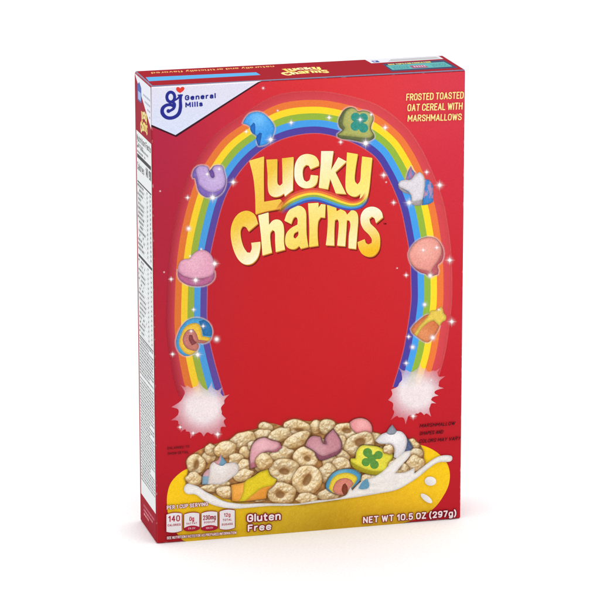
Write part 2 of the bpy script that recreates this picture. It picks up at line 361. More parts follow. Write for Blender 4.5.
# brand corner -----------------------------------------------------------
co = Ink('front', 3)
co.fill([(151.4,126.6),(151.4,124.6),(175.6,134.6),(258.5,81.3),(262,81),(176,137)], (52,14,30))
co.fill([(151.3,87.8),(256.5,82.2),(259.5,81.0),(175.4,135.0),(151.4,124.6)], lambda x, y: np.stack([218+x*0+np.clip((y-100)*-.2, -6, 6), 219+x*0, 238-np.clip((110-y)*.15, -3, 3)], -1), g=6, dn=.5)
co.fill([(151.3,86.9),(262,80.7),(257,82.4),(151.3,88.2)], (244,238,244), dn=.8)
corner = co.build('brand_corner', front)
em = Ink('front', 4.5); NAVY = (36,42,138)
t_ = np.linspace(0, 2*math.pi, 14, endpoint=False)
em.stroke([(170.7+3.9*math.cos(t), 97.0+4.9*math.sin(t)) for t in t_], 3.1, NAVY, closed=True, n=3)
em.stroke([(180.9,95.4),(180.3,100),(180.4,107),(178.6,113.6),(173.5,117.4),(167,117.6),(162.6,113.6),(162.5,108.6),(166.3,105.2),(171,104.9),(173.6,106.6)], [2.6,3,3.5,3.6,3.4,3.5,3.8,3.6,3.2,3,2.6], NAVY, dn=.3)
em.stroke([(172.5,102),(174.5,104.2),(173.6,108.2),(170.6,110.4),(168.4,111.4)], [2.8,3,2.8,2.6,2.6], NAVY, dn=.6)
em.disc(168.4, 111.0, 2.0, 2.0, NAVY, dn=.97)
em.stroke([(174.4,100.6),(177.4,98.6),(180.2,95.6)], [1.6,1.8,2.2], NAVY, dn=.9)
em.stroke([(178.2,95.2),(182.2,95.0)], 1.5, NAVY, dn=1.0)
em.stroke([(167.5,100.5),(170.5,101.7),(173.5,101.3)], 2.6, NAVY, dn=1.1)
em.fill(smooth(zz(150,80,7.5,[(194,66),(203,53),(216,54),(226,62),(238,51),(252,53),(258,64),(248,82),(225,98),(203,84)]), 4, 60), (222,58,48), dn=1.2)
stroke_text(em, 'General', (184.8,100.5), (215.9,98.2), 5.3, NAVY, t=.25, gap=.13, dn=1.5)
stroke_text(em, 'Mills', (185.2,107.6), (202.9,106.3), 5.3, NAVY, t=.25, gap=.13, dn=1.5)
em.build('brand_emblem', front, M_TEXT)

# title --------------------------------------------------------------------
zA = lambda p: zz(240,150,7.5,p); zB = lambda p: zz(300,145,7.5,p); zC = lambda p: zz(225,195,7.5,p); zD = lambda p: zz(305,190,7.5,p)
G1 = (238,194,62); G2 = (242,208,88); PALE = (246,240,206); MID = (246,229,142); YEL = (248,224,96)
LET = [
 (zA([(68,80),(178,48),(176,200),(178,388),(300,368),(325,395),(300,438),(200,456),(116,480),(112,330),(98,200)]), [], (252,160),G2,(272,208),(238,190,70)),
 (zA([(197,72),(278,68),(277,180),(280,250),(298,268),(318,250),(317,150),(314,62),(400,52),(398,160),(395,300),(335,347),(330,324),(295,345),(255,350),(222,332),(208,285),(206,180)]), [], (272,170),G1,(291,190),PALE),
 (zA([(590,116),(590,88),(570,52),(535,34),(490,30),(445,50),(415,100),(407,160),(412,220),(440,265),(485,285),(535,280),(572,250),(585,192),(530,186),(520,225),(498,238),(478,222),(468,170),(475,130),(495,110),(515,115),(527,143)]), [], (298,176),PALE,(318,172),MID),
 (zB([(158,45),(250,45),(230,190),(287,90),(348,123),(264,202),(345,367),(267,361),(225,250),(208,331),(140,319),(152,180)]), [], (322,152),PALE,(338,190),MID),
 (zB([(352,55),(432,68),(414,180),(409,265),(430,296),(450,268),(457,180),(465,85),(540,96),(528,220),(515,340),(492,418),(450,462),(425,440),(445,405),(454,362),(420,384),(385,381),(352,355),(340,305),(345,180)]), [], (350,160),YEL,(362,203),(248,232,140)),
 (zC([(246,212),(225,152),(190,124),(150,118),(100,140),(60,195),(42,270),(50,360),(75,440),(110,495),(155,520),(205,510),(245,465),(262,400),(264,350),(196,358),(200,400),(188,432),(165,430),(138,388),(118,320),(115,262),(130,232),(152,236),(176,271)]), [], (236,225),G1,(256,258),(247,240,205)),
 (zC([(248,152),(325,130),(328,225),(360,190),(400,184),(430,208),(441,260),(440,350),(449,408),(380,426),(375,340),(372,275),(355,260),(338,285),(340,360),(351,430),(280,452),(272,340),(262,240)]), [], (262,220),(247,236,180),(285,250),MID),
 ([(284.3,220.4),(287,213),(291.5,208),(297,205.7),(302,206.7),(305.5,211),(306,221),(306.3,234),(308,246.5),(300.5,248.5),(299,245.5),(295,248.5),(290,248.5),(286,245.5),(285,239.5),(286.5,233),(291,228),(297.3,224.5),(297.5,219.5),(296,216.5),(293.5,217.5),(291,223.7)],
  [[(293,235.5),(294.2,232.6),(298.5,230.3),(298.6,235),(295.7,238.8),(293.6,238)]], (288,210),MID,(305,246),(242,212,96)),
 (zD([(22,100),(100,95),(98,135),(120,105),(152,108),(148,206),(115,203),(97,235),(92,330),(98,415),(30,425),(32,300),(28,200)]), [], (310,204),(247,228,140),(318,244),(243,210,88)),
 (zD([(165,112),(232,122),(235,160),(265,143),(300,160),(315,185),(350,147),(385,165),(397,210),(390,320),(381,441),(325,435),(328,340),(340,260),(330,225),(312,225),(308,300),(300,420),(240,415),(248,330),(252,240),(240,215),(222,225),(218,300),(218,415),(155,412),(165,330),(170,220)]), [], (330,210),(244,212,90),(352,240),(248,234,170)),
 (zD([(583,203),(572,162),(537,132),(490,125),(445,145),(418,190),(418,250),(440,295),(475,330),(500,368),(499,396),(475,408),(455,395),(446,368),(394,390),(400,430),(425,475),(470,497),(515,490),(550,450),(561,395),(555,330),(525,285),(490,250),(480,215),(500,198),(520,212),(531,247)]), [], (366,214),PALE,(374,250),(242,186,34)),
]
def grad(p0, c0, p1, c1):
    p0 = np.array(p0, float); p1 = np.array(p1, float); d = p1-p0; c0 = np.array(c0, float); c1 = np.array(c1, float)
    def f(x, y):
        t = np.clip(((x-p0[0])*d[0]+(y-p0[1])*d[1])/(d@d), 0, 1)[:, None]; return c0*(1-t)+c1*t
    return f
LETS = [([smooth(o, 4, 48)]+[smooth(h, 4, 60) for h in hs], p0, c0, p1, c1) for o, hs, p0, c0, p1, c1 in LET]
ti = Ink('front', 6)
def inset(P, d):
    P = np.asarray(P); T = np.roll(P, -1, 0)-np.roll(P, 1, 0); T /= np.linalg.norm(T, axis=1)[:, None]+1e-9
    A = .5*np.sum(P[:, 0]*np.roll(P[:, 1], -1)-np.roll(P[:, 0], -1)*P[:, 1])
    N = np.stack([-T[:, 1], T[:, 0]], -1)*(1 if A > 0 else -1)
    return P+N*d
for i, (ps, p0, c0, p1, c1) in enumerate(LETS):
    ti.fill([p+np.array((1.4, 2.1)) for p in ps], (110,10,18,.8) , dn=0)
for i, (ps, p0, c0, p1, c1) in enumerate(LETS):
    ti.fill([p+np.array((.75, 1.15)) for p in ps], (168,88,28), dn=.6)
    ti.fill([p+np.array((.45, .7)) for p in ps], (214,142,44), dn=1.1)
for i, (ps, p0, c0, p1, c1) in enumerate(LETS):
    g = grad(p0, c0, p1, c1)
    ti.fill(ps, lambda x, y: np.clip(g(x, y)*1.02+9, 0, 248), g=2, dn=1.7)
    ti.fill([inset(p, .45) for p in ps], lambda x, y: g(x, y)+((fbm(x*1.3, y*1.3, 2)-.5)*6+(rng.random(len(x))-.5)*12)[:, None], g=.8, dn=2.2)
ti.text('TM', (383.2,224.6), (386.2,224.4), 1.6, (60,10,16), bold=.02, dn=2)
ti.build('title_lettering', front, M_TEXT)
# little rainbow under the first title word
RS = [((274.5,211),(283,214.5)),((281,201.5),(288,210.5)),((291,193.6),(295,206.8)),((305,188.8),(307,202.2)),((318,188.3),(317,201.6)),((332,192.3),(328,205)),((344,197.4),(340,208.8)),((353,200.2),(352,210.2)),((360.5,198),(362.5,207.3)),((365,191.5),(370.3,199))]
RA = smooth([r[0] for r in RS], 6, 200, False); RB = smooth([r[1] for r in RS], 6, 200, False)
mr_ = Ink('front', 9); kk = len(RA); fd = np.clip(np.arange(kk)/12, 0, 1)*np.clip((kk-1-np.arange(kk))/7, 0, 1)
for i, c in enumerate([(214,74,62),(232,124,60),(250,214,62),(140,172,78),(72,150,214),(64,84,170)]):
    band(mr_, RA, RB, i/6, (i+1)/6, c, None, dn=.05*i, fade=fd)
mr_.build('title_ribbon', front)

# pieces printed along the rainbow ------------------------------------------
def tone(c, k): return tuple(np.clip(np.array(c)*k, 0, 255))
def mane(x, y, a, b, off=None):
    t = np.clip((fbm(x*.85+3, y*.35, 2)-.46)*9, 0, 1)
    if off is not None: t = np.where(off, 0, t)
    t = t[:, None]; return np.array(a, float)*(1-t)+np.array(b, float)*t
def speck(c, amp=10, hi=None, hp=(0, 0), hr=20):
    c = np.array(c, float)
    def f(x, y):
        n = (fbm(x*1.1, y*1.1, 3)-.5)[:, None]*2*amp+(rng.random((len(x), 1))-.5)*amp*1.3
        v = c+n
        if hi is not None:
            w = np.exp(-((x-hp[0])**2+(y-hp[1])**2)/(2*hr*hr))[:, None]; v = v*(1-w)+(np.array(hi, float)+n)*w
        return v
    return f
def leaves(k, C, R, col):
    m = np.mean(C, 0)
    for i, ((x, y), r) in enumerate(zip(C, R)):
        t = np.linspace(0, 2*math.pi, 22, endpoint=False); P = np.stack([x+r*np.cos(t), y+r*np.sin(t)], -1)
        k.fill(P, speck(col), g=.9, dn=1.2+.1*i)
        d = m-np.array((x, y)); n_ = np.array((-d[1], d[0]))/np.linalg.norm(d); w_ = r*.8
        k.fill([(x+n_[0]*w_, y+n_[1]*w_), (m[0]+n_[0]*w_*.7, m[1]+n_[1]*w_*.7), (m[0]-n_[0]*w_*.7, m[1]-n_[1]*w_*.7), (x-n_[0]*w_, y-n_[1]*w_)], speck(col), g=.9, dn=1.65+.1*i)
def mallow(name, base, polys, layer=11, shadow=None, extra=None):
    k = Ink('front', layer)
    P = smooth(polys[0][0], 4, 58); m = len(P); glow = layer == 11
    Q = inset(P, -1.9 if glow else -1.5); X = np.vstack([P, Q]); hc = (250,222,224) if glow else (84,48,20)
    k.raw(X[:, 0], X[:, 1], [(i, (i+1) % m, m+(i+1) % m, m+i) for i in range(m)], np.hstack([np.tile(hc, (2*m, 1)), np.concatenate([np.full(m, .5 if glow else .6), np.zeros(m)])[:, None]]), -.3)
    for j, (P, c) in enumerate(polys):
        P = smooth(P, 4, 58); f0 = c if callable(c) else speck(c)
        fn = lambda x, y, f0=f0, P=P: f0(x, y)*(.85+.17*np.clip(seg_dist(P, x, y)/2.4, 0, 1))[:, None]
        k.fill(P, lambda x, y, fn=fn: np.clip(fn(x, y)*.90, 0, 255), g=0, dn=.35*j)
        k.fill(inset(P, .35), fn, g=.8, dn=.35*j+.15)
    if extra: extra(k)
    return k.build(name, front, M_FOOD, base)
z = lambda ox, oy: (lambda p: zz(ox, oy, 12, p))
q = z(240,100)
mallow('printed_marshmallow', 'bright blue marshmallow on the upper left of the rainbow', [
 (q([(30,280),(60,220),(110,165),(190,140),(270,155),(340,210),(390,270),(415,330),(402,400),(380,455),(330,520),(270,545),(220,550),(200,500),(212,462),(180,420),(140,390),(120,330),(90,300)]), speck((62,150,226), 9, (110,184,240), (258,119), 7)),
 (q([(120,330),(160,270),(180,290),(180,420),(140,390)]), speck((36,112,200))),
 (q([(195,440),(235,390),(262,400),(250,470),(235,545),(215,545),(200,500)]), speck((34,100,186)))])
q = z(330,100)
mallow('printed_marshmallow', 'olive green marshmallow with a teal clover on the upper right of the rainbow', [
 (q([(98,250),(125,180),(170,115),(240,85),(300,100),(335,135),(390,125),(460,140),(510,180),(520,230),(497,300),(492,350),(530,420),(525,460),(440,500),(370,502),(250,478),(140,465),(90,445),(85,412),(148,360),(108,320)]), speck((98,106,66))),
 (q([(155,230),(180,150),(240,98),(300,105),(338,142),(390,132),(458,145),(505,182),(513,230),(488,300),(484,350),(520,415),(480,450),(400,455),(240,435),(130,425),(96,415),(160,362),(178,330),(150,290)]), speck((166,168,92), 10, (186,186,120), (362,114), 9))], extra=lambda k: leaves(k, zz(330,100,12,[(305,205),(398,212),(302,312),(400,335)]), [4.6,4.6,4.7,4.7], (52,146,132)))
q = z(185,160)
mallow('printed_marshmallow', 'lilac horseshoe marshmallow on the left of the rainbow', [
 (q([(85,180),(110,110),(160,70),(230,65),(275,85),(292,130),(318,100),(345,70),(400,60),(450,75),(470,140),(490,230),(480,320),(440,395),(370,442),(280,452),(200,420),(155,360),(135,280),(120,215),(95,217)]), speck((124,98,176))),
 (q([(130,120),(165,72),(230,67),(272,85),(285,140),(312,205),(335,215),(352,200),(345,150),(325,108),(350,72),(400,62),(448,77),(466,140),(484,230),(470,310),(430,352),(350,385),(270,375),(205,330),(168,290),(150,220)]), speck((182,154,206), 9, (198,176,218), (214,178), 7)),
 (q([(290,130),(316,108),(345,150),(352,202),(332,215),(310,200)]), speck((116,80,160)))])
q = z(170,245)
mallow('printed_marshmallow', 'pink heart marshmallow on the left of the rainbow', [
 (q([(92,290),(110,330),(250,390),(400,395),(530,300),(535,380),(500,440),(430,480),(340,495),(230,485),(140,440),(95,380)]), speck((176,98,138))),
 (q([(93,270),(118,200),(170,167),(232,160),(270,110),(320,72),(385,55),(450,75),(502,130),(528,200),(534,290),(512,352),(440,387),(350,402),(250,396),(150,362),(102,312)]), speck((216,150,176), 9, (226,172,190), (194,262), 10))])
q = z(170,312)
mallow('printed_marshmallow', 'blue, yellow and pink rainbow marshmallow on the left of the rainbow', [
 (q([(70,360),(90,270),(130,180),(190,110),(260,75),(340,70),(420,95),(480,150),(505,220),(500,280),(470,345),(400,375),(330,367),(345,400),(335,440),(310,470),(250,515),(190,527),(130,500),(90,450)]), speck((72,152,204))),
 (q([(345,110),(420,98),(480,150),(504,220),(498,285),(400,282),(380,200)]), speck((44,112,172))),
 (q([(105,370),(130,270),(170,190),(230,145),(300,130),(350,148),(376,200),(385,285),(486,305),(465,347),(400,373),(330,365),(335,440),(250,512),(190,500),(130,440)]), speck((228,184,64))),
 (q([(150,340),(170,260),(220,210),(280,205),(318,260),(340,330),(460,345),(400,374),(320,366),(345,400),(335,440),(310,465),(230,450),(185,420)]), speck((190,116,106))),
 (q([(228,275),(265,275),(288,335),(322,368),(262,400),(225,330)]), speck((140,66,70)))])
q = z(390,160)
mallow('printed_marshmallow', 'white unicorn head marshmallow with blue mane on the right of the rainbow', [
 (q([(188,232),(212,140),(250,72),(272,120),(308,160),(240,236)]), lambda x, y: mane(x, y, (84,136,200), (176,120,160))),
 (q([(400,225),(465,238),(508,290),(520,400),(516,500),(460,530),(380,542),(396,430)]), lambda x, y: mane(x, y, (62,130,200), (176,140,176), y > 198)),
 (q([(95,300),(110,345),(170,392),(235,412),(252,450),(256,520),(300,547),(375,542),(390,470),(240,400)]), speck((168,156,158))),
 (q([(95,290),(120,250),(180,235),(240,235),(300,180),(350,140),(390,170),(415,230),(415,320),(402,420),(388,475),(300,500),(262,495),(255,440),(225,382),(170,350),(112,318)]), speck((218,212,218), 10))])
q = z(400,230)
mallow('printed_marshmallow', 'salmon pink balloon marshmallow on the right of the rainbow', [
 (q([(100,300),(125,220),(190,140),(270,95),(360,80),(440,110),(500,190),(522,280),(502,370),(450,425),(462,480),(455,530),(390,550),(340,556),(300,525),(250,512),(190,472),(130,400)]), speck((184,92,98))),
 (q([(102,300),(127,220),(192,142),(270,97),(360,82),(438,112),(490,190),(496,270),(460,360),(410,430),(380,480),(370,540),(345,500),(280,480),(200,462),(132,398)]), speck((226,148,136), 9, (236,170,156), (424,250), 8))])
q = z(400,300)
mallow('printed_marshmallow', 'orange and yellow pot shaped marshmallow on the lower right of the rainbow', [
 (q([(128,345),(180,280),(290,190),(350,165),(420,240),(474,312),(440,385),(390,455),(340,505),(285,497),(200,440),(145,392)]), speck((206,112,66), 9, (220,140,92), (424,335), 8)),
 (q([(340,180),(365,130),(440,115),(492,75),(515,110),(522,150),(552,190),(546,240),(510,260),(472,312),(402,244),(340,270),(260,340),(210,420),(192,432),(168,402),(230,310),(290,240)]), speck((226,196,82)))])

# burst shapes at the rainbow's ends ----------------------------------------
def burst(polyz, cx, cy, rad):
    P = np.array(polyz); P = np.vstack([smooth([P[i], (P[i]+P[(i+1) % len(P)])/2*.90+np.array((cx, cy))*.10, P[(i+1) % len(P)]], 4, 200, False)[:-1] for i in range(len(P))])
    def f(x, y):
        r = np.hypot((x-cx), (y-cy))/rad; w = np.clip(1.75-r*1.35, 0, 1)[:, None]
        a = np.clip(1.22-r*.72, .26, .86)[:, None]
        n = (fbm(x*.35, y*.35, 3)-.5)[:, None]
        a = a*(1-.55*np.clip((cy-4-y)/24, 0, 1))[:, None]
        return np.hstack([np.array((244,158,176))*(1-w)+np.array((252,240,242))*w+n*16, a])
    k = Ink('front', 13); k.fill(P, f, g=2); return k.build('printed_burst', front, M_FOOD)
zl = lambda p: zz(155,340,6,p)
burst(zl([(150,268),(178,322),(98,402),(142,430),(95,482),(140,503),(152,552),(185,548),(212,592),(245,562),(292,578),(338,565),(380,592),(392,552),(425,520),(425,470),(400,430),(415,380),(446,326),(402,330),(406,280),(368,300),(340,248),(312,300),(262,240),(232,280),(190,270)]), 203, 406, 27)
zr = lambda p: zz(370,340,6.667,p)
burst(zr([(185,178),(210,225),(195,285),(140,330),(120,400),(150,460),(138,532),(190,515),(236,562),(252,508),(286,526),(320,490),(360,500),(406,510),(400,440),(440,422),(405,398),(456,370),(430,342),(492,320),(458,290),(500,240),(450,225),(476,178),(420,202),(370,188),(330,150),(300,198),(240,198)]), 416, 391, 28)

# sparkles ------------------------------------------------------------------
SP = [(263,88,1.5),(277.5,110.5,1.3),(246,131.5,1.8),(270.5,139.5,3.6),(291,122.5,2.6),(329,117.5,2.6),(360,119.5,2.4),(371,114.5,1.8),(365.5,143,4.2),(340.5,142,2),(385,127.5,2.8),
 (207,174,2),(219,169,1.8),(212.5,197.5,4),(233,182,3.2),(187.5,197.5,2.1),(188.5,228.5,2.8),(171,279,2),(190,256,1.6),(195.5,280,3.4),(214.5,263.5,3.4),(201,249,1.5),(193.5,309.5,2.1),
 (216.5,339,3),(203,326,2),(197.5,354.5,3.4),(172.5,354,2.1),(191,331,1.8),(383.5,175,2.8),(426.5,172,2.2),(439.5,185,3.4),(393.5,202.5,2.2),(409,202.5,3.8),(449.5,260,3.2),(406,275,2),(430,275.5,3),
 (423,250,2),(436.5,247.5,2.2),(424.5,304.5,2.6),(451.5,321.5,3.2),(438.5,309.5,1.6),(408.5,336.5,2.2),(432.5,337.5,3.2),(412.5,347,2.6),(406,363,2.4),(180,427,2),(193,433,2),(217.5,434,3),(413,416,2.6),(431,380,1.5),(397,268,.9),(164,272,.9),(160,191,.9),(386,182,1)]
for x, y, r in SP:
    k = Ink('front', 15)
    def f(X, Y, x=x, y=y, r=r):
        d = np.hypot(X-x, Y-y); dx = abs(X-x); dy = abs(Y-y)
        a = 1.1*np.exp(-(d/(r*.42))**2)+.32*np.exp(-(d/(r*.95))**2)
        soft = 2.5 < r < 3.3 and int(x) % 2 == 0
        if soft: a = 1.0*np.exp(-(d/(r*.62))**2)+.25*np.exp(-(d/(r*1.05))**2)
        elif r > 1.7:
            a += .75*np.exp(-(np.minimum(dx, dy)/.30)**2)*np.clip(1-d/(r*2.0), 0, 1)**1.3
            e_ = np.minimum(abs(X-x-(Y-y)), abs(X-x+Y-y))*.707
            if r > 3.3: a += .4*np.exp(-(e_/.3)**2)*np.clip(1-d/(r*1.2), 0, 1)
        a = np.clip(a-.012, 0, .98)
        return np.stack([a*0+255, a*0+246, a*0+246, a], -1)
    R = r*2.05+.6; k.sprite(x-R, y-R, x+R, y+R, f, .35)
    k.build('sparkle', front, M_TEXT)

# ------------------------------------------------------------------ bowl
bw = Ink('front', 2)
bowl = smooth([(187.5,468.7),(179,473.7),(171,482.5),(167.5,493),(167,505),(169.5,520),(176,532),(186,541.4),(240,536.8),(310,531.0),(400,523.5),(411,520.6),(423,515.6),(434,508),(442,498),(448.5,485),(449.6,472),(445.5,461),(434.5,450.7),(419.5,444.7),(380,440),(300,450),(220,460)], 5, 60)
def bowl_col(x, y):
    c = np.array([(175,500,246,200,20),(200,520,228,178,18),(240,525,201,163,22),(300,522,188,153,38),(360,512,208,165,34),(300,508,228,190,40),(400,500,240,188,30),(425,480,246,200,26),(440,465,246,200,16),(380,500,244,196,34),(240,510,240,196,24),(330,526,172,128,10),(390,519,177,130,16),(215,538,206,163,12),(430,452,246,200,18)], float)
    d = ((x[:, None]-c[:, 0])**2+((y[:, None]-c[:, 1])*1.8)**2); w = np.exp(-d/(2*24**2))+1e-8/(1+d); w /= w.sum(1)[:, None]
    return w @ c[:, 2:]+(rng.random((len(x), 1))-.5)*7
bw.fill(bowl, bowl_col, g=2.5)
bw.build('printed_bowl', front, M_FOOD)
hp = Ink('front', 16)
heap = smooth([(187,487),(188,470),(192,455),(205,447),(214,444),(228,440),(240,433),(258,428),(270,423),(285,426),(298,421),(312,421),(325,420),(340,424),(355,428),(372,432),(390,440),(410,440),(421,446),(424,458),(421,470),(405,482),(380,490),(345,497),(310,502),(275,503),(240,502),(215,495)], 4, 100)
def heapc(x, y):
    n = fbm(x*.28, y*.28, 3)[:, None]; return np.array((160,114,66))*(.65+.9*n)
hp.fill(heap, heapc, g=1.2)
hp.build('printed_cereal_bed', front, M_FOOD)

def cereal(x, y, rx, ry, rot=0, hole=None, layer=17, tint=1.0, seed=0, name='printed_cereal_loop'):
    """one piece of oat cereal as printed on the card; hole=(dx,dy,rx,ry)"""
    k = Ink('front', layer); R = max(rx, ry)+3; c_, s_ = math.cos(math.radians(rot)), math.sin(math.radians(rot)); sd = seed*7.3+x*.37
    def height(X, Y):
        u = (X-x)*c_+(Y-y)*s_; v = -(X-x)*s_+(Y-y)*c_
        th = np.arctan2(v/ry, u/rx); wob = 1+(.10 if hole else .19)*(vnoise(np.cos(th)*1.5+sd+9, np.sin(th)*1.5+sd*.7+9)-.5)*2
        r = np.hypot(u/rx, v/ry)/wob
        if hole:
            hu = (u-hole[0])/hole[2]; hv = (v-hole[1])/hole[3]; hr = np.hypot(hu, hv)
            # distance from hole edge, in px, against distance from outer edge, in px
            do = (1-r)*min(rx, ry); dh = (hr-1)*min(hole[2], hole[3])
            t = np.clip(do/(do+np.maximum(dh, 0)+1e-3), 0, 1); w = (do+dh)*.5
            h = np.sqrt(np.clip(1-(2*t-1)**2, 0, 1))*np.clip(w, 0, 6)*1.0
            h = np.where(dh < 0, -1.5*np.clip(-dh, 0, 1.5), h)
            edge = do; hm = dh
        else:
            do = (1-r)*min(rx, ry); h = np.sqrt(np.clip(1-r**2, 0, 1))*min(rx, ry)*.75; edge = do; hm = None
        b = fbm(X*.30+sd, Y*.30+sd*1.3, 2)*2.6+fbm(X*1.15+sd, Y*1.15, 2)*.30
        return h+b*np.clip(do+.6, 0, 1), edge, hm
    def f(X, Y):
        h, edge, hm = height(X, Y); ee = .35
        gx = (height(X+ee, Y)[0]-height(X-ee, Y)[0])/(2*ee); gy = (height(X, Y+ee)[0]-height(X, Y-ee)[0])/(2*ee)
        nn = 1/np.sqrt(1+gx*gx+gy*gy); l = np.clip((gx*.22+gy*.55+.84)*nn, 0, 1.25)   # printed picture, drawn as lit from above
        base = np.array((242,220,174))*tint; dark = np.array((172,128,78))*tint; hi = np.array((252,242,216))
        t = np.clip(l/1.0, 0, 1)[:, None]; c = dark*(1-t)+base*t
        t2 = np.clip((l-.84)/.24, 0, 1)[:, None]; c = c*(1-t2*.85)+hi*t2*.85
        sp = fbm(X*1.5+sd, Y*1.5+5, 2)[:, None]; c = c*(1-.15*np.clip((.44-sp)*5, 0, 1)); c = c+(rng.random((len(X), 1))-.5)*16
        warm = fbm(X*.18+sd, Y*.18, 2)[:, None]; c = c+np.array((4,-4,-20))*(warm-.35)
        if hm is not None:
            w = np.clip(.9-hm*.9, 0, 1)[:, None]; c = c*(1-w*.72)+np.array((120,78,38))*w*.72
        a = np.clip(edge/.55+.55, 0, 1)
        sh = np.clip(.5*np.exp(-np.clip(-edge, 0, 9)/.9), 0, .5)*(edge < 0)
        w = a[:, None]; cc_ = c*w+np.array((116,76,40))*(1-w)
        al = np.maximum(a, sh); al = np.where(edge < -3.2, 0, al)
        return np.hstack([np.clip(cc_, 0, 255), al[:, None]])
    k.sprite(x-R, y-R, x+R, y+R, f, .5)
    return k.build(name, front, M_CEREAL)
CE = [ # back to front
 (209,457,7,6,0,None),(211,449.8,6,6.2,0,None),(266,427.5,7.5,5.2,20,None),(316,427,8.5,6.8,-20,None),(371.5,437,9,6,10,None),(411,445,7.5,6.5,0,None),(404,452,9,8,0,None),
 (328,427.5,9.5,7.6,15,None),(262,435,10.5,6,-10,None),(243,440,14,8.5,-18,None),(225.5,449,11.5,8,-12,None),
 (298,428.5,14.5,8.5,14,(2,1.5,4,1.5)),(280,435,12.5,7,-24,None),(347.5,431,13,8.8,6,(-1,-.5,4,2.2)),(296,441,15,7,-30,None),(341,445,7,10,10,None),
 (195.5,463.5,9.8,10,10,(1,1,1.8,4.2)),(359,444,16,11.8,-18,(1.5,-1.5,4.6,3.6)),(391,447,7,6.3,0,None),(415.5,453.5,6.8,5.8,0,None),(245.5,451.5,6.4,6.2,0,None),
 (235.5,459,7.6,6.4,-10,None),(255,446,8,6,0,None),(321,446,9,9,0,None),(380,456,8,9,0,None),(244.5,465.5,8,6.6,-20,None),(194,479,8,7.4,0,None),(265.5,456.5,8.6,7.4,-15,None),(262,467,8.6,6.6,10,None),(281,454.5,13,7.8,-16,None),
 (305.5,457.5,13,11,25,(1.8,.3,2.8,2)),(415,463,9.6,8,-20,None),(402,469.5,9,6.6,-10,None),(393,464,7,6.4,0,None),
 (341.5,456.5,8,6.6,10,None),(330,462,8.6,6.8,-20,None),(341,465,10.5,7.6,0,None),(326,473,10,9.5,0,None),(243,475,10,7,-15,None),(216.5,486,15.5,5.4,-10,None),(226,492,10,6.5,0,None),(352,474,9,6,0,None),
 (284,471,16,13.2,8,(0,.2,4.4,2.6)),(385,478.5,8,5.6,0,None),(370,479,9.5,6.5,0,None),
 (307,479.5,14.2,15.6,28,(0,0,3,5.6)),(281,493,15,11,8,(-1,1.5,3.8,3)),(329,494,12.8,6.4,-4,None),(306,498,10.5,5.6,0,None),(258,497,8,5,0,None),(240,497,8,5,0,None)]
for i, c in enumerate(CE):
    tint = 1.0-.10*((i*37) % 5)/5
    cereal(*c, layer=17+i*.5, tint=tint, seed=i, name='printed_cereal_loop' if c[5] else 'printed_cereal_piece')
Lm = 44
z1 = lambda p: zz(180,415,7.5,p); z2 = lambda p: zz(240,415,7.5,p); z3 = lambda p: zz(290,415,7.5,p); z4 = lambda p: zz(340,415,10,p); zf = lambda p: zz(230,400,4,p); zg = lambda p: zz(370,420,6.667,p)
mallow('printed_marshmallow', 'white unicorn marshmallow at the left of the printed bowl', [
 (z1([(162,518),(168,452),(200,408),(230,400),(222,518)]), lambda x, y: np.where((y > 476)[:, None], [[128,160,180]], [[206,160,168]]).astype(float)),
 (z1([(205,516),(215,430),(225,372),(258,345),(300,356),(350,358),(405,350),(442,378),(432,430),(382,472),(340,502),(300,518)]), speck((216,204,198), 9, (230,224,220), (220,467), 7)),
 (z1([(248,348),(285,330),(300,290),(348,352),(318,378),(280,370)]), lambda x, y: np.where((x+y*.3 < 358)[:, None], [[212,156,156]], [[112,152,178]]).astype(float))], Lm)
mallow('printed_marshmallow', 'pink marshmallow at the left of the printed bowl', [
 (z2([(68,340),(85,230),(120,185),(180,165),(230,185),(290,200),(313,240),(262,275),(190,275),(150,325),(132,378),(75,400)]), speck((182,108,122))),
 (z2([(70,310),(87,230),(122,187),(180,167),(230,187),(284,204),(296,232),(255,262),(190,268),(148,312),(122,352),(78,358)]), speck((216,158,166), 8, (228,178,184), (262,445), 6))], Lm)
mallow('printed_marshmallow', 'orange and yellow marshmallow at the lower left of the printed bowl', [
 (zf([(3,338),(60,325),(95,302),(120,285),(150,274),(160,300),(186,316),(176,338),(150,362),(144,393),(80,402),(30,405),(6,402)]), speck((222,146,52), 8, (236,168,74), (240,488), 8)),
 (zf([(58,326),(95,302),(120,285),(150,274),(160,300),(186,316),(172,338),(130,350),(90,378),(60,402),(34,405),(50,370)]), speck((220,196,36)))], Lm)
cereal(264, 461, 8.5, 8, 30, None, Lm+1.2, .97, 91, 'printed_cereal_piece')
mallow('printed_marshmallow', 'pink round marshmallow at the back of the printed bowl', [
 (z4([(95,70),(140,40),(200,28),(260,42),(305,85),(320,140),(315,185),(190,190),(110,130)]), speck((222,140,140), 9, (238,170,168), (362,424), 6))], 24.2)
mallow('printed_marshmallow', 'mauve horseshoe marshmallow at the centre of the printed bowl', [
 (z3([(112,235),(128,185),(165,155),(225,160),(250,212),(262,160),(320,102),(358,150),(384,200),(382,262),(350,295),(300,318),(230,338),(195,310),(180,272)]), speck((136,78,94))),
 (z3([(112,225),(130,185),(165,155),(225,160),(244,210),(275,218),(268,165),(320,104),(354,150),(378,200),(374,250),(310,285),(240,305),(180,268)]), speck((190,130,140), 8, (204,150,158), (318,448), 7))], Lm)
